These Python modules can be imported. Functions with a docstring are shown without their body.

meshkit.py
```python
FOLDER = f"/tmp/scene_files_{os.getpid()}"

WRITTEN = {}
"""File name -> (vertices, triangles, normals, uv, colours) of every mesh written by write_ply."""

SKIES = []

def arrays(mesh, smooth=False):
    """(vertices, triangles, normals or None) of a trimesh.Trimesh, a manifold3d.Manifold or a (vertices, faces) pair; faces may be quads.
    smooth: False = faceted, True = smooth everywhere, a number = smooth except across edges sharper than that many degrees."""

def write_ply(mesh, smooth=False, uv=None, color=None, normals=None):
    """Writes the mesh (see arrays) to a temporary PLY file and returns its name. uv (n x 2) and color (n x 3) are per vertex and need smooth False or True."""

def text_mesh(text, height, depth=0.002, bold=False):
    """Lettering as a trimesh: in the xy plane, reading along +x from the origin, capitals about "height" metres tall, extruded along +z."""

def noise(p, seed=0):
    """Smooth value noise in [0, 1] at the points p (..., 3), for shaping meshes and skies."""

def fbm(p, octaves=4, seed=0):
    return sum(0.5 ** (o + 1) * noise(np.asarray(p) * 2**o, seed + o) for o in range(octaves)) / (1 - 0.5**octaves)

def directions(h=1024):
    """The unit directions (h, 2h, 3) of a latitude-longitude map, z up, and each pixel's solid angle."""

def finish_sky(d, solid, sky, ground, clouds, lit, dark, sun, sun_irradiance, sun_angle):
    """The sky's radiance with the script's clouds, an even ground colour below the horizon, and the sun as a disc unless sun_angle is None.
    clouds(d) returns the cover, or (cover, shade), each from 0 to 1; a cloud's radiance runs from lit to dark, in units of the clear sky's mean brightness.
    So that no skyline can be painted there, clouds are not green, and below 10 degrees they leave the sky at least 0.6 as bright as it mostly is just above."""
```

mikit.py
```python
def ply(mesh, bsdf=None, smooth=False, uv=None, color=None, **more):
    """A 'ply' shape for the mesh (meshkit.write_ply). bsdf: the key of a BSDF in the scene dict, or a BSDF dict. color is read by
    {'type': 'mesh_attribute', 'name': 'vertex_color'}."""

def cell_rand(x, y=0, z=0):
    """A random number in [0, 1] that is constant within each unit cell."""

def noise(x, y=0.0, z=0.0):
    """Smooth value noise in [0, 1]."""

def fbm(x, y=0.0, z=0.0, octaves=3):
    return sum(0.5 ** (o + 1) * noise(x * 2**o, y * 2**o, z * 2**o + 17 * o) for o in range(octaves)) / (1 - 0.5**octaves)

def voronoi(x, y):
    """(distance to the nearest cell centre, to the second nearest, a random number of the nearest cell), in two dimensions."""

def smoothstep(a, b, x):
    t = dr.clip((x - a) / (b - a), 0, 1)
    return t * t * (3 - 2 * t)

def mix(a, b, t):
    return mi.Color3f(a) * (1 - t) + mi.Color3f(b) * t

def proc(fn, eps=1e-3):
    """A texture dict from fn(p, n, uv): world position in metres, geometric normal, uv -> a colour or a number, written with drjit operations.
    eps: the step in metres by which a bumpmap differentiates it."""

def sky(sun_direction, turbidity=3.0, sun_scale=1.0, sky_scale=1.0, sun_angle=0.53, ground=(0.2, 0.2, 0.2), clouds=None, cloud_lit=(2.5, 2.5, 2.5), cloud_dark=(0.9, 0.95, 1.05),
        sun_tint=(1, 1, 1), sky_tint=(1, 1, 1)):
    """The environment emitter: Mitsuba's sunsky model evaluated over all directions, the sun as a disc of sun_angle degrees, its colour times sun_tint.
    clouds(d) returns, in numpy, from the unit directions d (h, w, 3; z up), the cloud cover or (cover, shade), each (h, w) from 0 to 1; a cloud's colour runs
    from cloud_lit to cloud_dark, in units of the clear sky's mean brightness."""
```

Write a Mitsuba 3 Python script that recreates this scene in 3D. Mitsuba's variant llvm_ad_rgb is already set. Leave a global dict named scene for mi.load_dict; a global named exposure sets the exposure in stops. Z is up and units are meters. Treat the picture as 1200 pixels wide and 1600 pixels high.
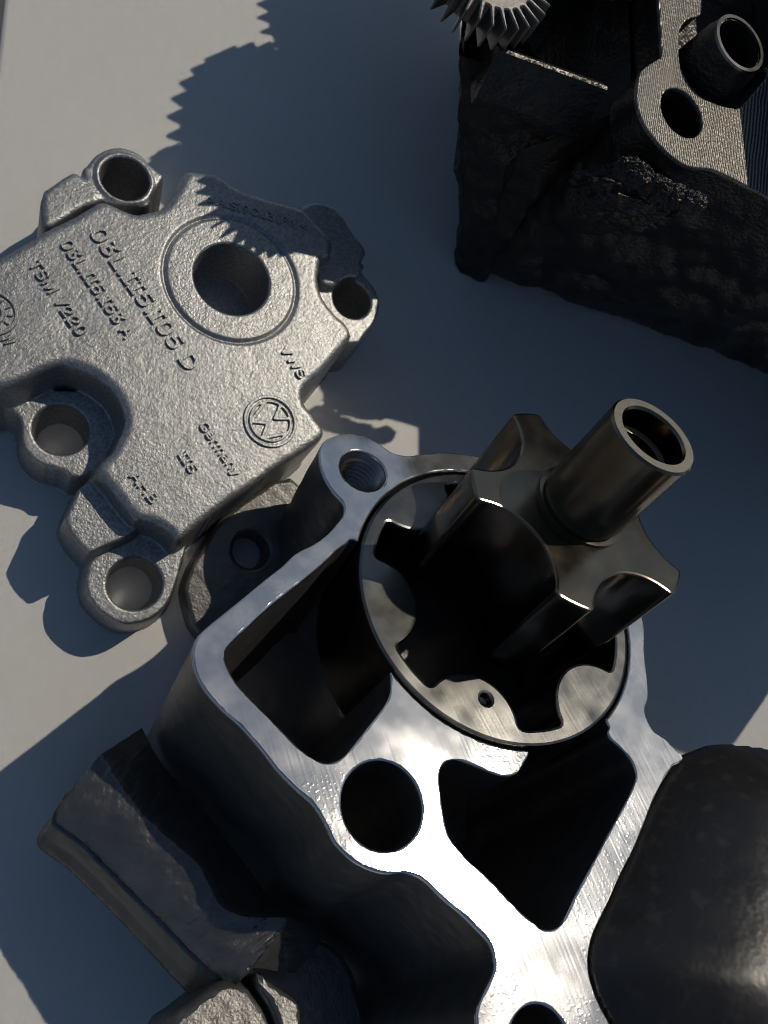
import math
import numpy as np
import trimesh
import drjit as dr
import mitsuba as mi
import shapely.geometry as sg
from shapely import affinity, contains_xy
from shapely.ops import unary_union
from scipy.ndimage import distance_transform_edt, gaussian_filter
import mikit, meshkit
from mikit import proc, noise, fbm, voronoi, smoothstep, mix

T = mi.ScalarTransform4f
rng = np.random.default_rng(7)
scene, labels = {'type': 'scene'}, {}

# ------------------------------------------------------------------ camera, sky, exposure
CAM_H = 0.185
FWD = np.array([0.38846, 0.19612, -0.90035])
UPV = np.array([-0.07769, 0.98058, 0.18007])
scene['camera'] = {'type': 'thinlens', 'fov': 53.06, 'fov_axis': 'x', 'near_clip': 0.005, 'far_clip': 50.0,
                   'aperture_radius': 0.0004, 'focus_distance': 0.145,
                   'to_world': T().look_at(origin=[0, 0, CAM_H], target=[FWD[0], FWD[1], CAM_H + FWD[2]], up=UPV.tolist())}
SUN = np.array([0.478, 0.420, 0.771])
scene['sky'] = mikit.sky(SUN.tolist(), turbidity=3, sun_scale=1.0, sky_scale=1.0, sun_tint=(0.91, 0.985, 1.08), sky_tint=(1.06, 1.0, 0.92))
exposure = 0.56


# ------------------------------------------------------------------ helpers
def thing(key, label, cat, group=None):
    labels[key] = {'label': label, 'category': cat}
    if group:
        labels[key]['group'] = group
    return key


def add(key, mesh, bsdf, smooth=35):
    k, n = key, 0
    while k in scene:
        n += 1
        k = f'{key}_{n:03d}'
    scene[k] = mikit.ply(mesh, bsdf, smooth=smooth)
    return k


class Frame:
    """A flat face in space: local millimetres (u, v, w) -> world metres."""
    def __init__(s, o, n, xdir=(1, 0, 0)):
        s.n = np.asarray(n, float) / np.linalg.norm(n)
        s.o = np.asarray(o, float)
        x = np.asarray(xdir, float)
        x = x - s.n * (s.n @ x)
        s.x = x / np.linalg.norm(x)
        s.y = np.cross(s.n, s.x)

    def __call__(s, p):
        p = np.asarray(p, float) / 1000
        return s.o + p[..., :1] * s.x + p[..., 1:2] * s.y + p[..., 2:3] * s.n

    def floor_w(s, uv, z=0.0003):
        """the local height at which the points uv meet the table"""
        q = s.o[2] + (uv[:, 0] * s.x[2] + uv[:, 1] * s.y[2]) / 1000
        return (z - q) / s.n[2] * 1000


WORLD = Frame((0, 0, 0), (0, 0, 1))


def curve(pts, closed=True, n=6):
    """Catmull-Rom through the points."""
    p = np.asarray(pts, float)
    idx = np.arange(len(p))
    g = (lambda k: p[(idx + k) % len(p)]) if closed else (lambda k: p[np.clip(idx + k, 0, len(p) - 1)])
    a, b, c, d = g(-1), g(0), g(1), g(2)
    out = []
    for t in np.arange(n) / n:
        out.append(0.5 * (2 * b + (c - a) * t + (2 * a - 5 * b + 4 * c - d) * t * t + (3 * b - a - 3 * c + d) * t ** 3))
    q = np.stack(out, 1).reshape(-1, p.shape[1])
    return q if closed else np.vstack([q[:len(q) - n + 1]])


def poly(pts, n=6):
    return sg.Polygon(curve(pts, True, n)).buffer(0)


def disc(c, r, n=24):
    return sg.Point(*c).buffer(r, n)


def resample(ring, step, ccw):
    r = np.asarray(ring.coords)[:, :2]
    if (sg.LinearRing(r).is_ccw) != ccw:
        r = r[::-1]
    seg = np.hypot(*np.diff(r, axis=0).T)
    s = np.r_[0, np.cumsum(seg)]
    n = max(12, int(round(s[-1] / step)))
    t = np.arange(n) * s[-1] / n
    return np.c_[np.interp(t, s, r[:, 0]), np.interp(t, s, r[:, 1])]


def inward(r):
    t = np.roll(r, -1, 0) - np.roll(r, 1, 0)
    n = np.c_[-t[:, 1], t[:, 0]]
    n /= np.linalg.norm(n, axis=1, keepdims=True) + 1e-12
    return n


def loft(rings):
    """rings: list of (n, 3) arrays of one length, joined into a closed band."""
    n, v = len(rings[0]), np.vstack(rings)
    i = np.arange(n)
    j = (i + 1) % n
    f = [np.c_[i + k * n, j + k * n, j + (k + 1) * n] for k in range(len(rings) - 1)] + \
        [np.c_[i + k * n, j + (k + 1) * n, i + (k + 1) * n] for k in range(len(rings) - 1)]
    return trimesh.Trimesh(v, np.vstack(f)[:, ::-1], process=False)


def cap(p, w, up=True):
    v, f = trimesh.creation.triangulate_polygon(p, engine='earcut')
    v, f = np.asarray(v), np.asarray(f)
    a = v[f]
    flip = np.cross(a[:, 1] - a[:, 0], a[:, 2] - a[:, 0]) < 0
    f[flip] = f[flip][:, ::-1]
    if not up:
        f = f[:, ::-1]
    return trimesh.Trimesh(np.c_[v, np.full(len(v), w)], f, process=False)


def join(ms):
    return trimesh.util.concatenate(ms)


def to(frame, mesh):
    return trimesh.Trimesh(frame(np.asarray(mesh.vertices)), np.asarray(mesh.faces), process=False)


def solid(p, layers, step=0.7, jitter=0.0, bottom=False, top=True):
    """A slab of the outline p: layers (inset, w) from the top down; every ring of the outline is followed."""
    out = []
    for g in getattr(p, 'geoms', [p]):
        tops, bots = [], []
        for k, ring in enumerate([g.exterior, *g.interiors]):
            r = resample(ring, step, k == 0)
            n = inward(r)
            jj = (meshkit.noise(np.c_[r * 1.7, r[:, :1] * 0], 3) - 0.5) * jitter + (meshkit.noise(np.c_[r * 0.45, r[:, :1] * 0], 5) - 0.5) * jitter
            rs = [np.c_[r + n * (i + (jj[:, None] if q == 0 else 0)), np.full(len(r), w)] for q, (i, w) in enumerate(layers)]
            out.append(loft(rs))
            tops.append(rs[0][:, :2])
            bots.append(rs[-1][:, :2])
        if top:
            out.append(cap(sg.Polygon(tops[0], tops[1:]).buffer(0) if False else sg.Polygon(tops[0], tops[1:]), layers[0][1]))
        if bottom:
            out.append(cap(sg.Polygon(bots[0], bots[1:]), layers[-1][1], False))
    return join(out)


def bevel(h0, h1, r, n=4):
    """layers of a slab with a rounded upper edge"""
    a = np.linspace(0, np.pi / 2, n)
    return [(r * (1 - math.sin(t)), h1 - r * (1 - math.cos(t))) for t in a] + [(0, h0)]


def revolve(profile, n=72):
    """profile (radius, w) from the top inside ... as a closed or open band"""
    a = np.arange(n) * 2 * np.pi / n
    return loft([np.c_[r * np.cos(a), r * np.sin(a), np.full(n, w)] for r, w in profile])


def moved(m, d=(0, 0, 0), rot=0.0):
    m = m.copy()
    if rot:
        m.apply_transform(trimesh.transformations.rotation_matrix(rot, [0, 0, 1]))
    m.apply_translation(d)
    return m


def raster_sd(p, X, Y, px):
    m = contains_xy(p, X.ravel(), Y.ravel()).reshape(X.shape)
    return gaussian_filter((distance_transform_edt(m) - distance_transform_edt(~m)) * px, 1.1)


def prof(sd, h, r, wall=0.7, base=0.0):
    s = np.clip(sd, 0, r)
    top = h - r + np.sqrt(np.maximum(r * r - (r - s) ** 2, 0))
    low = base + (h - r - base) * np.clip((sd + wall) / wall, 0, 1)
    return np.where(sd > 0, top, low)


def smax(a, b, k):
    return np.maximum(a, b) + np.where((a > .5) & (b > .5), np.maximum(k - np.abs(a - b), 0) ** 2 / (4 * k), 0)


def grid_mesh(X, Y, H, keep):
    ny, nx = X.shape
    i = np.arange(ny * nx).reshape(ny, nx)
    a, b, c, d = i[:-1, :-1].ravel(), i[:-1, 1:].ravel(), i[1:, 1:].ravel(), i[1:, :-1].ravel()
    k = (keep[:-1, :-1] | keep[:-1, 1:] | keep[1:, 1:] | keep[1:, :-1]).ravel()
    f = np.vstack([np.c_[a, b, c][k], np.c_[a, c, d][k]])
    used, inv = np.unique(f, return_inverse=True)
    v = np.c_[X.ravel(), Y.ravel(), H.ravel()][used]
    return trimesh.Trimesh(v, inv.reshape(-1, 3), process=False)


# ------------------------------------------------------------------ materials
def bump(bsdf, fn, eps=6e-5, two=True):
    b = {'type': 'bumpmap', 'arbitrary': proc(fn, eps), 'scale': 1.0, 'bsdf': bsdf}
    return {'type': 'twosided', 'bsdf': b} if two else b


def principled(color, rough, metal=0.0, **kw):
    c = color if isinstance(color, dict) else {'type': 'rgb', 'value': list(color)}
    return {'type': 'principled', 'base_color': c, 'roughness': rough, 'metallic': metal, **kw}


scene['mat_table'] = bump(principled(proc(lambda p, n, uv: mix((.585, .575, .555), (.535, .525, .505), .5 * fbm(p.x * 45, p.y * 45, 0, 4) + .5 * fbm(p.x * 700, p.y * 380, 3, 3))), .5, 0.0, specular=.35), lambda p, n, uv: 1.5e-5 * noise(p.x * 1600, p.y * 1600, 1) + 2.0e-5 * noise(p.x * 300, p.y * 300, 2), 6e-5)
scene['mat_ground'] = {'type': 'twosided', 'bsdf': {'type': 'diffuse', 'reflectance': proc(lambda p, n, uv: mix((.10, .10, .10), (.16, .155, .15), fbm(p.x * 30, p.y * 30, 0, 4)))}}


def grain(f, a, f2, a2):
    return lambda p, n, uv: a * noise(p.x * f, p.y * f, p.z * f) + .5 * a * noise(p.x * f * 2.1, p.y * f * 2.1, p.z * f * 2.1 + 7) + a2 * noise(p.x * f2, p.y * f2, p.z * f2)


scene['mat_cast_aluminium'] = bump(principled(proc(lambda p, n, uv: mix((.27, .275, .278), (.43, .433, .436), smoothstep(.3, .72, noise(p.x * 2600, p.y * 2600, p.z * 2600)) * .7 + .3 * fbm(p.x * 500, p.y * 500, p.z * 500, 3))), .48, .9), grain(3600, 4.4e-5, 1300, .7e-5), 4e-5)
scene['mat_machined'] = bump({'type': 'blendbsdf', 'weight': proc(lambda p, n, uv: .07 + .12 * smoothstep(.35, .75, fbm(p.x * 230, p.y * 230, p.z * 230 + 3, 3))),
                              'fine': {'type': 'roughconductor', 'material': 'Al', 'distribution': 'ggx', 'alpha': proc(lambda p, n, uv: .012 + .014 * smoothstep(.4, .75, fbm(p.x * 160, p.y * 160, p.z * 160, 3))), 'specular_reflectance': {'type': 'rgb', 'value': [.72, .73, .75]}},
                              'scuffed': {'type': 'roughconductor', 'material': 'Al', 'distribution': 'ggx', 'alpha': .34, 'specular_reflectance': {'type': 'rgb', 'value': [.78, .79, .80]}}},
                             lambda p, n, uv: 1.0e-5 * noise(p.x * 2500 + p.y * 600, p.y * 150, p.z * 150) + 2.6e-5 * noise(p.x * 170, p.y * 170, p.z * 170 + 4) + 1.0e-5 * smoothstep(.62, .8, noise(p.x * 2400, p.y * 2400, p.z * 2400)) * smoothstep(.45, .7, noise(p.x * 90, p.y * 90, 5)), 5e-5)
scene['mat_housing_cast'] = bump(principled(proc(lambda p, n, uv: mix((.20, .195, .19), (.12, .118, .115), fbm(p.x * 300, p.y * 300, p.z * 300, 3))), .44, .8), grain(2600, 5e-5, 600, 1.2e-4), 6e-5)
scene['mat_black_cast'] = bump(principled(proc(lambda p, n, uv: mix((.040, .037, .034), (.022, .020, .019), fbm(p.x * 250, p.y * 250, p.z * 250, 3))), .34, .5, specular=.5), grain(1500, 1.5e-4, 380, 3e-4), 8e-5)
scene['mat_oily_cast'] = bump(principled(proc(lambda p, n, uv: mix((.034, .034, .036), (.055, .052, .05), smoothstep(.55, .8, fbm(p.x * 420, p.y * 420, p.z * 420, 3)))), proc(lambda p, n, uv: .27 + .2 * fbm(p.x * 150, p.y * 150, p.z * 150, 3)), .55, specular=.5), lambda p, n, uv: 3e-5 * noise(p.x * 1400, p.y * 1400, p.z * 1400) + 4e-5 * noise(p.x * 260, p.y * 260, p.z * 260), 7e-5)
scene['mat_steel'] = bump(principled(proc(lambda p, n, uv: mix((.27, .222, .165), (.16, .13, .097), fbm(p.x * 200, p.y * 200, p.z * 200, 3))), proc(lambda p, n, uv: .13 + .16 * fbm(p.x * 260, p.y * 260, p.z * 120, 3)), 1.0), lambda p, n, uv: 1.0e-5 * noise(p.x * 900, p.y * 900, p.z * 60) + 3e-5 * noise(p.x * 150, p.y * 150, p.z * 150), 6e-5)
scene['mat_shaft_end'] = bump(principled((.30, .275, .215), .42, .9), grain(1800, 2e-5, 500, 3e-5), 5e-5)
scene['mat_dark_steel'] = {'type': 'twosided', 'bsdf': principled((.30, .28, .26), .3, 1.0)}
scene['mat_ground_steel'] = bump(principled(proc(lambda p, n, uv: mix((.215, .213, .207), (.12, .119, .114), fbm(p.x * 260, p.y * 260, p.z * 260, 3))), proc(lambda p, n, uv: .13 + .2 * fbm(p.x * 210, p.y * 210, p.z * 210, 3)), 1.0), lambda p, n, uv: 6e-6 * noise(p.x * 2400 + p.y * 900, p.y * 200, p.z * 90) + 2e-5 * noise(p.x * 200, p.y * 200, p.z * 200), 5e-5)
def ribs(p):
    return dr.sin(p.x * 6300 - p.y * 1500 + 2.5 * noise(p.x * 300, p.y * 300, 2))


scene['mat_flange'] = bump(principled(proc(lambda p, n, uv: mix((.22, .207, .185), (.30, .285, .257), .3 * fbm(p.x * 300, p.y * 300, 0, 3) + .7 * smoothstep(-.6, .8, ribs(p) + .8 * (noise(p.x * 1800, p.y * 1800, 3) - .5)))), .42, .8), lambda p, n, uv: 9e-5 * ribs(p) + 8e-5 * noise(p.x * 2200, p.y * 2200, 1), 5e-5)
scene['mat_gear'] = bump(principled((.22, .21, .20), .42, .85), grain(1500, 3e-5, 400, 6e-5), 6e-5)

# ------------------------------------------------------------------ the setting
def rounded_box(x0, x1, y0, y1, z0, z1, r):
    return to(WORLD, solid(sg.box(x0, y0, x1, y1).buffer(-3).buffer(3, 8), bevel(z0, z1, r), step=6, bottom=True))


add('table_top', rounded_box(-22.2, 900, -420, 620, -22, 0, 1.2), 'mat_table', 40)
labels['table_top'] = {'kind': 'structure', 'label': 'off-white table top in sun and shade under all the pump parts'}
gv = np.array([[-3, -3, -.75], [4, -3, -.75], [4, 4, -.75], [-3, 4, -.75]])
add('ground', trimesh.Trimesh(gv, [[0, 1, 2], [0, 2, 3]], process=False), 'mat_ground', False)
labels['ground'] = {'kind': 'structure', 'label': 'dark paving below the table edge'}

# ------------------------------------------------------------------ pump cover (sand-cast aluminium, one relief surface down to the table)
PLATE = [(-14.9, 81.4), (-10.5, 85.6), (-7.0, 89.3), (-2.6, 93.1), (2.2, 97.8), (4.1, 98.7), (7.4, 97.9), (10.4, 97.4), (13.0, 98.6), (15.4, 99.9), (17.3, 102.8), (18.8, 106.4), (19.8, 109.4), (20.7, 110.7), (22.8, 111.2), (25.7, 111.7), (28.4, 111.5), (31.4, 110.0), (34.7, 109.2), (39.8, 108.7), (44.5, 108.5), (48.0, 108.3), (49.7, 107.4), (52.6, 104.7), (55.4, 102.5), (56.3, 100.2), (55.5, 97.4), (53.6, 95.7), (53.0, 92.2), (53.2, 88.6), (54.5, 85.6), (57.0, 82.8), (59.8, 80.8), (61.1, 78.9), (61.3, 77.0), (59.5, 74.3), (56.4, 70.0), (53.3, 66.1), (51.0, 63.7), (49.7, 61.2), (50.3, 58.9), (52.7, 56.2), (54.6, 53.8), (54.6, 51.5), (52.3, 49.0), (48.3, 45.9), (43.6, 42.4), (39.1, 38.4), (33.9, 34.4), (29.1, 30.2), (23.6, 25.1), (21.4, 26.6), (18.7, 28.1), (16.2, 28.7), (14.5, 28.9), (12.9, 30.3), (11.0, 32.4), (9.0, 34.9), (7.0, 37.1), (6.3, 38.3), (6.8, 40.4), (8.5, 42.6), (9.0, 43.6), (10.3, 47.2), (10.7, 49.7), (10.2, 52.0), (8.9, 54.6), (6.9, 56.8), (3.9, 58.7), (1.1, 59.6), (-1.9, 59.6), (-5.1, 58.0), (-7.8, 55.9), (-10.2, 54.2), (-12.4, 53.2), (-16.7, 51.9), (-19.5, 53.8), (-20.6, 57.6), (-20.8, 65.4), (-20.2, 72.4), (-18.4, 77.6)]
EAR_A = [(2.2, 101.4), (-1.2, 107.1), (-0.3, 109.8), (1.1, 112.4), (3.4, 114.7), (6.3, 116.1), (9.5, 116.0), (11.7, 115.0), (13.5, 113.4), (15.0, 112.3), (16.5, 111.4), (15.6, 108.5), (14.4, 105.7), (12.5, 102.0)]
RIB_B = [(-0.2, 98.4), (-7.2, 91.8), (-8.8, 97.0), (-8.5, 100.8), (-7.6, 101.9), (-3.7, 106.4), (-2.4, 106.9), (-1.3, 106.6), (3.5, 101.8)]
STEP_C = [(49.2, 109.4), (50.5, 112.7), (51.6, 113.5), (54.1, 114.3), (57.5, 114.1), (59.6, 112.9), (61.9, 109.9), (63.7, 107.4), (65.8, 105.4), (67.0, 103.0), (65.8, 100.6), (65.6, 97.4), (61.2, 93.9), (54.5, 92.5)]
EAR_C = [(54.4, 98.9), (66.8, 101.6), (66.8, 98.9), (69.1, 96.8), (70.9, 94.1), (71.6, 91.0), (71.3, 88.3), (69.5, 84.5), (67.4, 81.7), (65.4, 79.1), (60.6, 79.5), (54.6, 88.5)]
EAR_D = [(12.2, 58.7), (-17.6, 56.5), (-17.9, 52.6), (-12.9, 52.7), (-11.4, 52.4), (-9.7, 51.3), (-8.8, 49.1), (-8.4, 45.9), (-7.0, 43.3), (-4.7, 41.5), (-1.9, 40.8), (0.4, 40.3), (2.3, 39.1), (6.7, 41.0), (14.1, 50.0)]
RIB_E = [(9.0, 40.3), (3.8, 36.6), (2.6, 34.2), (1.5, 30.8), (1.2, 28.8), (2.6, 26.0), (4.8, 23.5), (6.5, 22.4), (8.9, 23.7), (15.6, 27.8), (15.3, 33.3)]
EAR_F = [(19.2, 33.1), (9.2, 24.0), (6.7, 21.6), (6.2, 19.1), (6.2, 16.4), (7.0, 13.8), (8.8, 11.6), (11.4, 9.5), (14.0, 8.5), (16.6, 8.6), (19.8, 9.7), (22.7, 12.2), (24.4, 15.8), (25.9, 22.1), (26.3, 27.2)]
TOP = 24.0
RC = (31.95, 85.9)
cover = thing('pump_cover', 'sand-cast light grey aluminium pump cover with raised part numbers, lying flat on the table', 'pump cover')


def build_cover():
    px = 0.2
    X, Y = np.meshgrid(np.arange(-23, 75, px), np.arange(5.5, 118.5, px))
    H = np.zeros_like(X)
    for p, h, r in ((EAR_F, 13, .9), (RIB_E, 18, 1.0), (EAR_D, 13, .9), (EAR_C, 16.5, 1.0), (STEP_C, 19, 1.4), (RIB_B, 19, 1.6), (EAR_A, 18.6, 1.3)):
        H = smax(H, prof(raster_sd(poly(p), X, Y, px), h, r, .9), 1.0)
    H = smax(H, prof(raster_sd(poly(PLATE), X, Y, px), TOP, 2.3, 1.5), 1.6)
    d = np.hypot(X - RC[0], Y - RC[1])
    H = H - .75 * np.exp(-((d - 15.05) / .42) ** 2) * (H > 20) + .12 * (d < 14.6) * (H > 20)
    dA = np.hypot(X - 7.91, Y - 107.97)
    H = H + .45 * np.clip((6.6 - dA) / .4, 0, 1) * (H > 5)
    # shallow mould marks on the plate: an oval dish and a worn line of figures
    H = H - .16 * np.exp(-(((X + 1) / 3.2) ** 2 + ((Y - 68.5) / 2.4) ** 2)) * (H > 20)
    H = H + .10 * (meshkit.fbm(np.stack([X * .35, Y * .35, X * 0], -1), 3) - .5) * (H > 3)
    H = gaussian_filter(H, 1.0)
    sand = gaussian_filter(rng.normal(size=H.shape), .75)
    H = H + .012 * sand / sand.std() * (H > 1)
    cut = np.full_like(H, 1e9)
    for (cx, cy), r, z in ((RC, 8.1, 9.0), ((7.91, 107.97), 4.8, 0), ((63.88, 90.74), 4.6, 0), ((-.88, 49.54), 5.1, 0), ((16.17, 17.25), 5.2, 0)):
        q = np.hypot(X - cx, Y - cy)
        cut = np.minimum(cut, np.where(q < r, z, np.where(q < r + .35, z + (H - .45 - z) * (q - r) / .35, np.where(q < r + .9, H - .45 * (r + .9 - q) / .55, 1e9))))
    H = np.minimum(H, cut)
    return to(WORLD, grid_mesh(X, Y, H + .05, H > .02))


add(cover + '__plate', build_cover(), 'mat_cast_aluminium', True)


def text_on(key, s, at, ang, length, height, depth=.8, label=None, bold=True):
    m = meshkit.text_mesh(s, height, depth, bold=bold)
    v = np.asarray(m.vertices)
    ext = v[:, 0].max()
    m.apply_scale([length / ext, 1, 1])
    m.apply_transform(trimesh.transformations.rotation_matrix(math.radians(ang), [0, 0, 1]))
    m.apply_translation([at[0], at[1], TOP - .08])
    k = add(key, to(WORLD, m), 'mat_cast_aluminium', False)
    if label:
        labels[k] = {'label': label}


L = cover + '__lettering'
text_on(L, '03L.II5.I05 D', (1.06, 90.25), -51.9, 35.7, 3.5, label='raised part number in the largest figures')
text_on(L, '03L.II5.I53 A', (-4.28, 86.32), -52.9, 23.9, 2.6, label='raised second part number, smaller')
text_on(L, 'TSM V220', (-9.75, 80.46), -53.1, 17.7, 2.4)
text_on(L, 'VWS', (43.35, 71.02), -53.6, 8.4, 2.1)
text_on(L, 'Germany', (25.96, 50.66), -52.4, 13.6, 2.0)
text_on(L, 'II5', (22.03, 43.69), -55.5, 5.0, 2.0)
text_on(L, 'AHB', (12.58, 38.17), -49.7, 7.5, 2.1)
text_on(L, '>AlSi9Cu3(Fe)<', (25.4, 103.4), -3.0, 24.0, 1.9, .5)


def strokes(segs, width):
    return unary_union([sg.LineString(s).buffer(width, 4) for s in segs])


def emblem():
    R = 6.1
    ring = disc((0, 0), R, 48).difference(disc((0, 0), R * .87, 48))
    inner = disc((0, 0), R * .80, 48).difference(disc((0, 0), R * .70, 48))
    v = strokes([[(-.36, .78), (0, .2), (.36, .78)]], .07)
    w = strokes([[(-.74, .40), (-.36, -.64), (0, -.13), (.36, -.64), (.74, .40)]], .07)
    g = affinity.scale(unary_union([v, w]), R, R, origin=(0, 0)).intersection(disc((0, 0), R * .76, 48))
    g = unary_union([ring, inner, g]).buffer(.05).buffer(-.05)
    m = solid(g, [(.18, .62), (.05, .5), (0, -.1)], step=.3)
    return moved(m, (41.79, 53.44, TOP - .02), math.radians(-52))


k = add(cover + '__emblem', to(WORLD, emblem()), 'mat_cast_aluminium', 25)
labels[k] = {'label': 'raised round emblem of two letters in a ring'}


def foundry_mark():
    R = 4.9
    parts = [disc((0, 0), R, 40).difference(disc((0, 0), R * .84, 40)), disc((0, 0), R * .52, 32).difference(disc((0, 0), R * .34, 32)), disc((0, 0), R * .16, 24)]
    for i in range(12):
        a = 2 * math.pi * i / 12
        parts.append(sg.LineString([(R * .6 * math.cos(a), R * .6 * math.sin(a)), (R * .74 * math.cos(a), R * .74 * math.sin(a))]).buffer(.22))
    m = solid(unary_union(parts), [(.12, .6), (.03, .5), (0, -.1)], step=.3)
    return moved(m, (-15.24, 68.54, TOP - .02))


add(cover + '__emblem', to(WORLD, foundry_mark()), 'mat_cast_aluminium', 25)
text_on(L, 'W', (-13.2, 63.6), -52, 2.0, 1.9)

# ------------------------------------------------------------------ pump housing (leaning on its uneven underside)
HF = Frame((0.08533, 0.01409, 0.04761), (0.009, 0.37571, 0.92669))
H_TOP = [(-36.1, 30.4), (-35.4, 33.9), (-33.6, 36.3), (-30.4, 38.1), (-27.3, 38.9), (-24.3, 38.5), (-21.4, 37.1), (-19.4, 35.4), (-17.2, 34.5), (-14.0, 34.6), (-10.6, 35.6), (-5.5, 36.8), (0.5, 37.0), (8, 36.2), (16, 33.6), (24, 28.6), (30.5, 21.4), (34.8, 12.4), (36.6, 3.5)]
H_RIGHT = [(36.4, -4.7), (33.4, -12.9), (31.9, -18.3), (30.4, -22.2), (28.4, -24.9), (28.8, -28.6), (31.0, -30.3), (32.6, -32.3), (34.4, -34.6), (32.5, -35.8), (30.8, -36.3), (27.1, -39.0), (23.4, -42.2), (19.0, -46.7), (14.7, -50.8), (10.1, -54.8), (6.4, -58.3), (2.8, -61.5), (1.2, -63.2), (-0.3, -65.6), (-0.9, -68.0), (-0.7, -70.5), (-0.2, -72.5), (1.0, -76.0), (1.2, -80), (-2, -85.5), (-8, -88.6), (-15, -88), (-20.6, -83.5), (-23.4, -77)]
H_LEFT = [(-22.8, -71.0), (-22.1, -69.2), (-20.4, -67.3), (-18.3, -65.1), (-17.7, -63.1), (-18.2, -61.0), (-19.8, -59.1), (-21.9, -56.8), (-24.7, -54.3), (-27.2, -51.6), (-28.9, -50.5), (-31.0, -50.0), (-33.2, -49.9), (-35.9, -49.2), (-38.6, -47.8), (-40.5, -46.2), (-42.0, -44.3), (-43.1, -41.4), (-44.6, -38.8), (-45.8, -37.5), (-47.4, -36.0), (-50.3, -32.8), (-52.7, -29.4), (-55.7, -25.7), (-58.6, -22.9), (-61.3, -19.6), (-62.8, -16.3), (-63.1, -13.6), (-62.8, -11.3), (-61.7, -9.4), (-59.0, -6.9), (-54.0, -2.5), (-48.9, 2.1), (-46.3, 4.3), (-43.3, 7.3), (-39.4, 9.7), (-36.5, 12.0), (-34.2, 14.6), (-32.3, 17.3), (-32.1, 20.0), (-33.9, 22.5), (-35.5, 26.0)]
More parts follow.
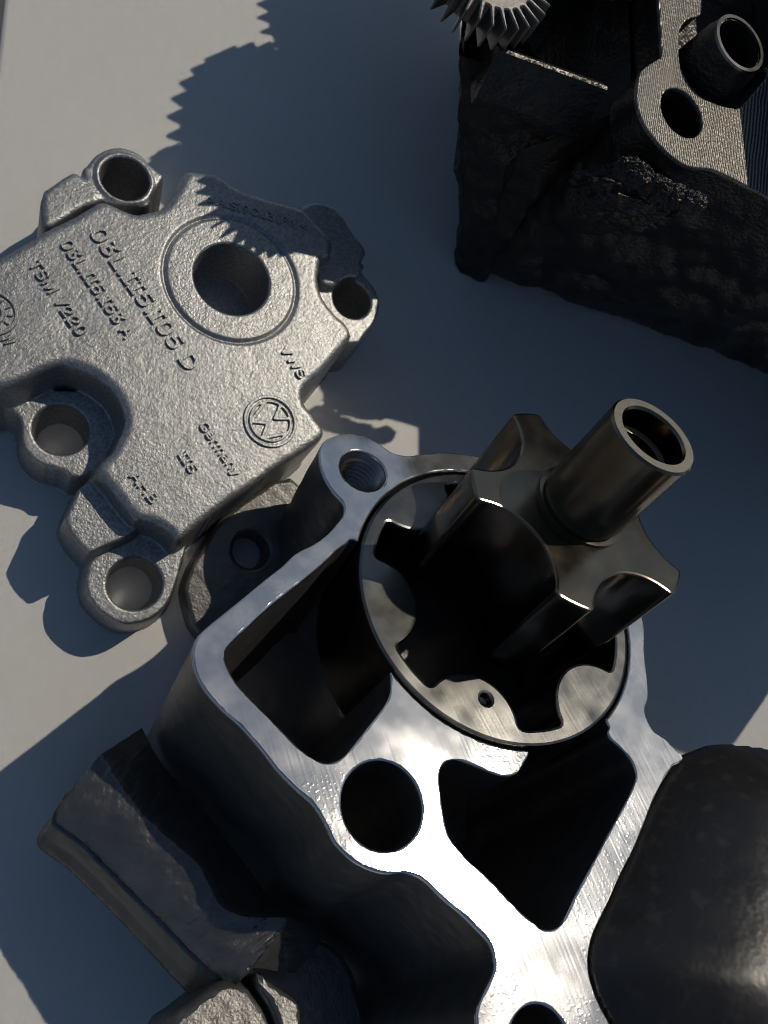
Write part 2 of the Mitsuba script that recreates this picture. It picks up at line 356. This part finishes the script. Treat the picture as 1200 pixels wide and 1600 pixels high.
POCKET_A = [(-30.1, 11.0), (-32.5, 10.1), (-35.0, 8.3), (-37.7, 5.5), (-41.5, 2.2), (-44.2, 0.0), (-48.6, -3.6), (-53.2, -8.0), (-55.5, -10.2), (-57.1, -12.0), (-57.6, -14.0), (-57.1, -15.9), (-55.7, -18.6), (-52.3, -22.6), (-49.0, -26.3), (-46.0, -29.6), (-43.7, -31.4), (-41.7, -32.1), (-39.6, -31.8), (-37.5, -30.3), (-33.9, -26.8), (-30.1, -23.0), (-28.3, -20.3), (-27.6, -17.0), (-27.2, -16.0), (-20, -8), (-20, 4)]
POCKET_B = [(-2.0, -32.2), (-3.5, -33.9), (-5.3, -35.6), (-7.3, -36.2), (-9.9, -35.9), (-13.8, -34.2), (-17.0, -33.0), (-19.2, -33.0), (-20.6, -33.9), (-21.4, -35.6), (-21.7, -38.2), (-21.9, -41.9), (-21.5, -45.4), (-19.2, -48.9), (-16.9, -51.0), (-14.7, -53.4), (-11.7, -57.0), (-9.1, -59.4), (-8.1, -60.3), (-6.1, -60.7), (-4.3, -60.2), (-2.6, -58.9), (0.8, -55.7), (6.0, -51.1), (11.7, -46.2), (17.0, -41.6), (20.5, -38.1), (21.1, -35.8), (20.6, -34.0), (19.2, -32.1), (17.5, -30.4), (17.2, -28.8), (17.8, -27.2), (14, -22), (0, -24), (-1.5, -29)]
BORE_R = 31.8
housing = thing('pump_housing', 'open dark cast pump housing with a bright machined rim, tilted on the table', 'pump housing')
outer = poly(H_TOP + H_RIGHT + H_LEFT, 4)
wells = unary_union([poly(POCKET_A, 4), poly(POCKET_B, 4), disc((0, 0), BORE_R, 64)]).buffer(-.15).buffer(.3).buffer(-.15)
holes = unary_union([disc((-26.32, 28.78), 5.2), disc((-32.83, -39.38), 7.1, 32), disc((-12.82, -75.6), 5.3)])
rim = outer.difference(wells).difference(holes)
k = add(housing + '__machined_rim', to(HF, solid(rim, [(.42, 0), (.2, -.08), (.05, -.26), (0, -.6)], step=.55, jitter=.2)), 'mat_machined', 50)
labels[k] = {'label': 'bright milled sealing rim of the housing'}


def body_walls():
    out = []
    r = resample(outer.exterior, .8, True)
    n = inward(r)
    fl = HF.floor_w(r)
    deep = np.maximum(fl, -90)
    rows = []
    for q, t in enumerate(np.linspace(0, 1, 24)):
        w = -.6 + (deep + .6) * t
        o = -.012 * np.minimum(-w, 60) - .35 * (meshkit.noise(np.c_[r * .22, w * .22], 11) - .5) * min(1, q / 2)
        rows.append(np.c_[r + n * o[:, None] + n * .02, w])
    out.append(loft(rows))
    floor = []
    for g in getattr(wells, 'geoms', [wells]):
        r = resample(g.exterior, .8, False)
        w0 = np.full(len(r), -.6)
        w1 = np.maximum(HF.floor_w(r) + 2, -62)
        out.append(loft([np.c_[r, w0 + (w1 - w0) * t] for t in np.linspace(0, 1, 8)]))
        floor.append((r, w1))
    for r, w1 in floor:
        v, f = trimesh.creation.triangulate_polygon(sg.Polygon(r), engine='earcut')
        v, f = np.asarray(v), np.asarray(f)
        out.append(trimesh.Trimesh(np.c_[v, np.maximum(HF.floor_w(v) + 2, -62)], f, process=False))
    for (c, rad, d) in (((-32.83, -39.38), 7.1, 34), ((-12.82, -75.6), 5.3, 20)):
        m = revolve([(0.01, -d), (rad, -d), (rad, -.6)], 48)
        out.append(moved(m, (*c, 0)))
    return join(out)


add(housing + '__casting', to(HF, body_walls()), 'mat_housing_cast', 40)
# threaded bolt hole: the ridges are real
prof_t = [(5.2, -.55), (4.55, -1.3)]
for i in range(13):
    prof_t += [(4.85, -1.5 - i * 1.4), (4.05, -2.15 - i * 1.4), (4.1, -2.3 - i * 1.4)]
prof_t += [(0.01, -20)]
k = add(housing + '__thread', to(HF, moved(revolve(prof_t[::-1], 56), (-26.32, 28.78, 0))), 'mat_dark_steel', False)
labels[k] = {'label': 'threaded bolt hole in the ear of the housing'}

# side lug with a bolt eye, beside the cover
LUG = [(31.8, 27.6), (33.6, 31.0), (35.8, 34.6), (39.6, 38.0), (44.0, 41.6), (47.8, 44.6), (51.0, 45.4), (54.3, 44.8), (67.3, 30.2), (57.5, 13.8), (34.6, 5.8), (28.2, 14.9), (28.8, 21.6)]
lug = affinity.scale(poly(LUG, 4).difference(disc((43.1, 27.2), 4.3)), .983, .983, origin=(0, 0))
k = add(housing + '__lug', to(WORLD, solid(lug, [(1.1, 7.8), (.5, 7.6), (.1, 7.1), (0, 6.4), (-.2, .3)], step=.7, jitter=.3)), 'mat_housing_cast', 40)
labels[k] = {'label': 'low lug with a bolt eye, shaded, beside the cover'}


# lower flange: rough ridge, sloping top, worn lower edge
def polyline(pts, n):
    p = curve(pts, False, 5)
    s = np.r_[0, np.cumsum(np.linalg.norm(np.diff(p, axis=0), axis=1))]
    t = np.linspace(0, s[-1], n)
    return np.stack([np.interp(t, s, p[:, k]) for k in range(3)], 1)


def flange_block():
    n = 120
    inner = polyline([(-66, -13, -39), (-62, -21, -38), (-55, -29, -38), (-47, -40, -38), (-41, -48, -38), (-32, -54, -38), (-38, -60, -40)], n)
    ridge = polyline([(-74.3, -21.0, -28), (-69.1, -29.2, -28), (-64.1, -35.1, -28), (-57.5, -40.9, -28), (-55.4, -44.8, -28), (-53.3, -48.6, -28), (-48.4, -50.8, -28), (-41.5, -51.6, -28), (-44.7, -55.0, -28.6), (-48.3, -58.4, -29.5)], n)
    low = polyline([(-80.0, -27, -33), (-81.4, -30.8, -34), (-76.4, -34.9, -34), (-68.7, -42.9, -34), (-62.1, -49.7, -34), (-54.1, -58.1, -34), (-51, -61, -34)], n)
    strip = polyline([(-81, -28, -39), (-82.6, -32.0, -40), (-76.9, -36.9, -40), (-67, -47, -40), (-56.8, -58.2, -40), (-53, -62, -40)], n)
    skirt = strip + np.array([-1.2, -1.0, -3.0])
    foot = strip + np.array([6.0, 5.0, -26.0])
    seam = low * .85 + strip * .15 + np.array([.5, .4, -.5])
    lip = low * .74 + strip * .26
    rows = []
    for a, b, m, bow in ((inner, ridge, 8, 0), (ridge, low, 16, .9), (low, seam, 3, 0), (seam, lip, 2, 0), (lip, strip, 9, .3), (strip, skirt, 3, 0), (skirt, foot, 10, .5)):
        for t in np.arange(m) / m:
            rows.append(a * (1 - t) + b * t + np.array([0, 0, bow * math.sin(math.pi * t)]))
    rows.append(foot)
    V = np.stack(rows)
    nz = np.stack([meshkit.fbm(V * .55, 3, s) - .5 for s in (1, 2, 3)], -1)
    fade = np.where(np.arange(len(V)) > 30, .35, 1.0)[:, None, None]
    fine = meshkit.fbm(V * np.array([2.2, 2.2, 1.2]) + 40, 2, 9) - .5
    V = V + nz * np.array([.5, .5, .7]) * fade
    V[..., 2] += .75 * fine * np.where(np.arange(len(V)) < 26, 1.0, .3)[:, None]
    fl = HF.floor_w(V.reshape(-1, 3)[:, :2]).reshape(V.shape[:2])
    V[..., 2] = np.maximum(V[..., 2], fl)
    i = np.arange(V.shape[0] * n).reshape(V.shape[0], n)
    a, b, c, d = i[:-1, :-1].ravel(), i[:-1, 1:].ravel(), i[1:, 1:].ravel(), i[1:, :-1].ravel()
    m = trimesh.Trimesh(V.reshape(-1, 3), np.vstack([np.c_[a, b, c], np.c_[a, c, d]]), process=False)
    ends = []
    for col in (0, n - 1):
        p = V[8:, col]
        cc = p.mean(0)
        kk = np.arange(len(p) - 1)
        ends.append(trimesh.Trimesh(np.vstack([p, cc]), np.c_[kk, kk + 1, np.full(len(kk), len(p))], process=False))
    return join([m] + ends)


k = add(housing + '__foot_flange', to(HF, flange_block()), 'mat_housing_cast', 40)
labels[k] = {'label': 'rough dark foot flange along the lower left of the housing'}
LIT = [(-61.5, -63.9), (-58.2, -61.8), (-54.4, -59.8), (-52.2, -59.4), (-48.9, -60.3), (-47.3, -61.9), (-44.8, -65.6), (-44.0, -70.2), (-50, -75), (-62.4, -72)]
LIT2 = [(-47.6, -59.2), (-44.4, -61.5), (-40.7, -64.4), (-40.2, -67.3), (-40.8, -72.8), (-43.0, -72.5), (-44.8, -65.7), (-47.2, -61.6)]
ear = solid(poly(LIT, 4), [(1.6, -32.2), (.8, -32.6), (.2, -33.4), (0, -34.4), (-.3, -42), (-.3, -58)], step=.6, jitter=.6)
web = solid(poly(LIT2, 4), [(.9, -29.6), (.4, -29.9), (.1, -30.5), (0, -31.2), (0, -40)], step=.6, jitter=.5)
under = solid(poly([(-50, -51), (-34, -53), (-24, -61), (-24, -84), (-44, -84), (-49, -64)], 4), [(1.5, -45), (.4, -45.5), (0, -47), (0, -60)], step=1, jitter=.5)
add(housing + '__foot_web', to(HF, under), 'mat_housing_cast', 40)
k = add(housing + '__foot_ear', to(HF, join([ear, web])), 'mat_housing_cast', 40)
labels[k] = {'label': 'sunlit cast ear at the foot of the housing'}


# domed side of the housing
def dome():
    px = .5
    base = sg.Polygon([(33.5, -34.2), (30.8, -36.6), (27.1, -39.3), (23.4, -42.5), (19.0, -47.0), (14.7, -51.1), (10.1, -55.1), (6.4, -58.6), (2.8, -61.8), (1.5, -63.5), (.1, -65.8), (-.5, -68.0), (-.3, -70.5), (.2, -72.5), (1.5, -76.0), (3, -82), (10, -96), (30, -106), (60, -104), (84, -88), (88, -62), (78, -42), (60, -33), (46, -31.4)]).buffer(-3).buffer(3)
    X, Y = np.meshgrid(np.arange(-6, 94, px), np.arange(-112, -24, px))
    sd = gaussian_filter(raster_sd(base, X, Y, px), 2)
    t = np.clip(sd / 30, 0, 1)
    Hh = -2.2 + 15.0 * (1 - (1 - t) ** 2.3) + .25 * meshkit.fbm(np.stack([X * .25, Y * .25, X * 0], -1), 3)
    Hh = np.where(sd < 0, np.maximum(-2.2 + sd * 30, HF.floor_w(np.c_[X.ravel(), Y.ravel()]).reshape(X.shape)), Hh)
    return grid_mesh(X, Y, Hh, sd > -2.2)


k = add(housing + '__domed_side', to(HF, dome()), 'mat_oily_cast', True)
labels[k] = {'label': 'smooth black oily dome on the right of the housing rim'}

# ------------------------------------------------------------------ outer rotor in the bore
orot = thing('outer_rotor', 'round steel outer rotor ring with lobes inside, sitting in the housing bore', 'rotor ring')


def outer_profile():
    p = disc((0, 0), 31.3, 96).difference(disc((0, 0), 27.9, 96))
    for i in range(6):
        a = math.radians(4 + 60 * i)
        p = p.union(disc((29.5 * math.cos(a), 29.5 * math.sin(a)), 10, 48))
    p = p.intersection(disc((0, 0), 31.3, 96))
    return p.buffer(-.5).buffer(.5 + 1.0).buffer(-1.0).intersection(disc((0, 0), 31.3, 96))


dimple = (13.5 * 1.75 * math.cos(math.radians(-112)), 13.5 * 1.75 * math.sin(math.radians(-112)))
op = outer_profile().difference(disc(dimple, 1.05, 12))
k = add(orot + '__ring', to(HF, solid(op, [(.75, .25), (.3, .12), (.05, -.25), (0, -.8), (0, -26)], step=.6, bottom=True)), 'mat_ground_steel', 30)
add(orot + '__dimple', to(HF, moved(revolve([(.01, -1.8), (.95, -1.5), (1.1, -.1)], 20), (*dimple, 0))), 'mat_steel', 40)

# ------------------------------------------------------------------ inner rotor with its hollow shaft, standing on the outer rotor
SF = Frame((0.0911, 0.0297, 0.06802), (0.05228, 0.41707, 0.90737))
irot = thing('inner_rotor', 'oily dark steel star rotor with a hollow shaft, standing out of the housing bore', 'rotor')
STAR_ANG, STAR_L, SHAFT_H, SHAFT_R = 30.6, 25.2, 21.5, 8.5


def star_profile():
    s = disc((0, 0), 23.6, 96)
    for i in range(5):
        a = math.radians(STAR_ANG + 36 + 72 * i)
        s = s.difference(disc((27 * math.cos(a), 27 * math.sin(a)), 12, 48))
    return s.buffer(-1.3).buffer(1.3, 8)


sp = star_profile()
add(irot + '__star', to(SF, solid(sp, [(.55, 0), (.2, -.1), (.04, -.3), (0, -.7), (0, -STAR_L + .6), (.5, -STAR_L)], step=.5, bottom=True)), 'mat_steel', 30)
h = SHAFT_H
k = add(irot + '__shaft', to(SF, revolve([(5.0, h - 14), (5.0, h - 5), (6.0, h - 4.6), (6.2, h - .5), (6.6, h), (8.1, h), (8.5, h - .45), (8.5, 2.2), (8.1, 2.0), (8.1, .9), (9.3, .7), (9.3, 0.02)], 96)), 'mat_steel', 30)
labels[k] = {'label': 'hollow round shaft rising from the star'}
k = add(irot + '__shaft_end', to(SF, revolve([(6.55, h + .02), (8.12, h + .02)], 96)), 'mat_shaft_end', 30)
labels[k] = {'label': 'ground ring at the end of the shaft'}
add(irot + '__bore_floor', to(SF, revolve([(.01, h - 14), (5.0, h - 14)], 48)), 'mat_black_cast', 30)

# ------------------------------------------------------------------ big dark casting behind, with its flange, sleeve and gears
cast = thing('bracket_casting', 'tall black rough casting with a pale ribbed flange, behind the cover and rotor', 'engine casting')
FL = [(115.6, 190), (115.0, 153.1), (114.4, 146.1), (114.4, 140.2), (114.0, 131.9), (112.9, 130.4), (109.5, 127.4), (107.3, 124.7), (106.1, 120.5), (106.1, 116.0), (107.7, 112.3), (110.7, 109.3), (114.7, 106.8), (119.2, 105.7), (124.3, 106.7), (127.3, 106.9), (132.4, 106.3), (136.3, 105.6), (142.6, 104.7), (162.7, 99.4), (185, 96), (190, 120), (150, 139), (147.0, 137.5), (137.4, 126.6), (133.0, 124.7), (126.8, 124.5), (122.4, 126.0), (119.8, 129.5), (119.1, 133.2), (119.6, 139.2), (121.1, 142.4), (123.2, 144.6), (126.3, 146.5), (127.3, 148.4), (127.6, 151.3), (128.4, 158.7), (129, 190)]
fl = sg.Polygon(curve(FL, True, 4)).buffer(0).difference(disc((118.47, 118.64), 5.9))
k = add(cast + '__flange', to(WORLD, solid(fl, bevel(74.2, 75, .25, 3), step=.7, jitter=.2, bottom=True)), 'mat_flange', 40)
labels[k] = {'label': 'pale ribbed flange with a bolt hole'}


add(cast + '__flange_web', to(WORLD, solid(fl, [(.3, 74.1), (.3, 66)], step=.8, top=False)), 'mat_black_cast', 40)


def casting_body():
    top = sg.Polygon([(109, 121), (111, 112), (119, 107.5), (137, 107), (163, 101.5), (186, 98), (215, 95), (262, 92), (262, 200), (118, 200), (116.5, 132)])
    bot = sg.Polygon([(108, 113.5), (118, 112.3), (128, 111.2), (140, 109.5), (165, 106.5), (195, 103), (230, 98), (262, 92), (262, 200), (112, 200), (108, 150)]).buffer(-5).buffer(5)
    a, b = resample(top.exterior, 1.5, True), resample(bot.exterior, 1.5, True)
    n = max(len(a), len(b))
    def rs(p, m):
        q = sg.LinearRing(p)
        s0 = q.project(sg.Point(108, 113))
        return np.array([q.interpolate((s0 + t * q.length / m) % q.length).coords[0] for t in range(m)])
    a, b = rs(a, n), rs(b, n)
    rows = []
    for t in np.linspace(0, 1, 46):
        p = a * (1 - t) + b * t
        z = 68.2 - 68 * t
        nn = inward(p)
        amp = 4.2 * (.65 * math.sin(math.pi * min(1, t)) ** .5 + .35 * min(1, 6 * t))
        o = (meshkit.fbm(np.c_[p * .09, np.full(n, z * .09)], 4, 21) - .5) * amp * 2 + (meshkit.fbm(np.c_[p * .6, np.full(n, z * .6)], 3, 5) - .5) * .7 + 6 * max(0, (t - .82) / .18) ** 2
        rows.append(np.c_[p + nn * o[:, None], np.full(n, z)])
    return join([loft(rows), cap(sg.Polygon(rows[0][:, :2]).buffer(0), 68.2)])


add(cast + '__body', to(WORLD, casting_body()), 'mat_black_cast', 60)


def arm():
    sec = sg.Polygon([(121.5, 71.6), (122.1, 71.7), (125, 69.5), (133, 60), (117.5, 60), (117.2, 62.5)]).buffer(-.3).buffer(.3)
    bar = solid(sec, [(.4, 0), (.1, -.1), (0, -.4), (0, -27.2), (.4, -27.6)], step=.8, bottom=True)
    bv = np.asarray(bar.vertices)
    bar = trimesh.Trimesh(np.c_[74 - bv[:, 2], bv[:, 0] + .35 * (meshkit.noise(np.c_[bv[:, 2] * .5, bv[:, :2] * .3], 4) - .5), bv[:, 1]], np.asarray(bar.faces), process=False)
    a = np.array([(86, 124.5), (100, 121.5), (113, 122), (114, 150), (114, 175), (96, 175), (88, 150)], float)
    c = np.array([(103, 117.5), (105, 115), (109, 113.8), (113, 114), (114, 150), (114, 172), (108, 172)], float)
    n = 200

    def rs(p):
        q = sg.LinearRing(p)
        return np.array([q.interpolate(t * q.length / n).coords[0] for t in range(n)])
    pa, pb = rs(a), rs(c)

    def ztop(x):
        return np.clip(70 - (110 - x) * 1.65, 20, 66)
    rows = []
    for t in np.linspace(0, 1, 34):
        s = min(1, max(0, t / .8)) ** .8
        p = pa * (1 - s) + pb * s
        z = ztop(pa[:, 0]) * (1 - t) + .3 * t
        o = (meshkit.fbm(np.c_[p * .14, z * .14], 4, 31) - .5) * 3.0
        rows.append(np.c_[p + inward(p) * (o * (t > 0))[:, None], z])
    v, f = trimesh.creation.triangulate_polygon(sg.Polygon(pa), engine='earcut')
    v = np.asarray(v)
    ta, tb = sg.Polygon([(69, 124), (84, 123), (91, 123), (91, 127), (86, 133), (78, 138), (70, 136)]).exterior, sg.Polygon([(103, 117.5), (105, 115), (109, 113.8), (113, 114), (113.5, 140), (106, 140)]).exterior
    ra = np.array([ta.interpolate(t / 160, normalized=True).coords[0] for t in range(160)])
    rb = np.array([tb.interpolate(t / 160, normalized=True).coords[0] for t in range(160)])
    if sg.LinearRing(ra).is_ccw != sg.LinearRing(rb).is_ccw:
        rb = rb[::-1]
    k0 = min(range(160), key=lambda q: np.abs(np.roll(rb, q, 0) - rb.mean(0) - ra + ra.mean(0)).sum())
    rb = np.roll(rb, k0, 0)
    web = []
    for t in np.linspace(0, 1, 40):
        p = ra * (1 - t) + rb * t
        z = 65.3 - 65 * t
        o = (meshkit.fbm(np.c_[p * .16, np.full(160, z * .16)], 4, 77) - .5) * 3.2
        web.append(np.c_[p + inward(p) * o[:, None], np.full(160, z)])
    leg = loft(web)
    return join([bar, leg, loft(rows), trimesh.Trimesh(np.c_[v, ztop(v[:, 0])], f, process=False)])


k = add(cast + '__gear_arm', to(WORLD, arm()), 'mat_black_cast', 40)
labels[k] = {'label': 'dark arm that carries the small gear'}
far = sg.Polygon([(118, 158), (80, 152), (60, 152), (57, 160), (66, 172), (84, 200), (96, 238), (140, 240), (140, 165)]).buffer(-3).buffer(3)
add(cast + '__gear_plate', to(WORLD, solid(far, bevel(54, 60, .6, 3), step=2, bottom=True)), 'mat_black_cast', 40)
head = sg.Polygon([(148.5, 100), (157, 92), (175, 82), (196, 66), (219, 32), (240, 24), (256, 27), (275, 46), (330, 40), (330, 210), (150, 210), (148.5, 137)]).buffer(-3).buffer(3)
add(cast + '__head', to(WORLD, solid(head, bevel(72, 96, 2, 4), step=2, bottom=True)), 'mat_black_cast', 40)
add(cast + '__head_foot', to(WORLD, solid(sg.box(262, 60, 326, 205).buffer(-4).buffer(4), bevel(.4, 72.5, 1, 3), step=3)), 'mat_black_cast', 40)
# sleeve in the flange opening with a bright lip
k = add(cast + '__sleeve', to(WORLD, moved(revolve([(5.9, 40), (5.9, 81.6), (6.9, 81.6), (7.6, 79), (8.4, 70), (8.6, 40)], 72), (130.1, 134.8, 0))), 'mat_black_cast', 40)
k = add(cast + '__sleeve_lip', to(WORLD, moved(revolve([(6.0, 81.4), (6.1, 82.0), (6.9, 82.0), (7.05, 81.5)], 72), (130.1, 134.8, 0))), 'mat_ground_steel', 40)
labels[k] = {'label': 'bright thin lip round the mouth of the sleeve'}


def lump(c, r, seed, z0):
    m = trimesh.creation.icosphere(5, 1.0)
    v = np.asarray(m.vertices)
    d = 1 + .5 * (meshkit.fbm(v * 2.2 + seed, 3, seed) - .5) + .34 * (meshkit.fbm(v * 7 + seed, 3, seed + 1) - .5)
    v = v * d[:, None] * np.asarray(r) + np.array([*c, z0])
    return trimesh.Trimesh(v, m.faces, process=False)


ridge = join([lump((x, y), (3.0, 2.1 + .3 * math.sin(q * 2.1), 2.8), 40 + q, z) for q, (x, y, z) in enumerate(((105.5, 103.9, 71.2), (108.0, 102.6, 71.6), (111.0, 101.6, 71.4), (114.2, 100.7, 71.7), (117.4, 100.3, 71.5), (120.6, 99.9, 71.8), (123.6, 100.3, 71.3)))])
add(cast + '__cast_shoulder', to(WORLD, lump((114.5, 106), (13, 5.5, 9), 6, 60)), 'mat_black_cast', 60)
k = add(cast + '__cast_ridge', to(WORLD, ridge), 'mat_black_cast', 60)
labels[k] = {'label': 'rough cast ridge below the flange, catching the sun'}


def gear(r, n, depth, z0, z1, hole):
    a = []
    for i in range(n):
        t = 2 * math.pi / n
        for f, rr in ((0.0, r - depth), (.26, r - depth), (.40, r), (.58, r), (.74, r - depth)):
            a.append(((i + f) * t, rr))
    p = sg.Polygon([(q * math.cos(t), q * math.sin(t)) for t, q in a]).buffer(-.18).buffer(.36).buffer(-.18)
    return solid(p.difference(disc((0, 0), hole, 24)), [(.25, z1), (0, z1 - .25), (0, z0 + .25), (.25, z0)], step=.35, bottom=True)


G = 'gears on the dark casting'
for i, (c, r, n, dpt, z0, z1, zs, lab) in enumerate((((69.6, 135.2), 14.4, 30, 4.4, 71, 77, 69, 'small grey toothed gear at the top edge of the photo'),
                                             ((97.0, 179.5), 33.0, 36, 3.4, 69, 75, 60.2, 'large grey toothed gear beyond the small one'),
                                             ((111.0, 224.0), 24.5, 34, 3.2, 69, 75, 60.2, 'farthest grey toothed gear of the train'), ((64.0, 157.5), 11.0, 24, 2.6, 61, 66, 60.5, 'idler gear below the large toothed gear'))):
    gk = thing('toothed_gear' if i == 0 else f'toothed_gear_{i:03d}', lab, 'gear', G)
    add(gk + '__wheel', to(WORLD, moved(gear(r, n, dpt, z0, z1, r * .3), (*c, 0), .03 * i)), 'mat_gear', 30)
    add(gk + '__shaft', to(WORLD, moved(revolve([(.01, z1 + 4), (r * .28, z1 + 4), (r * .3, z1 + 3.6), (r * .3, zs)], 40), (*c, 0))), 'mat_gear', 40)
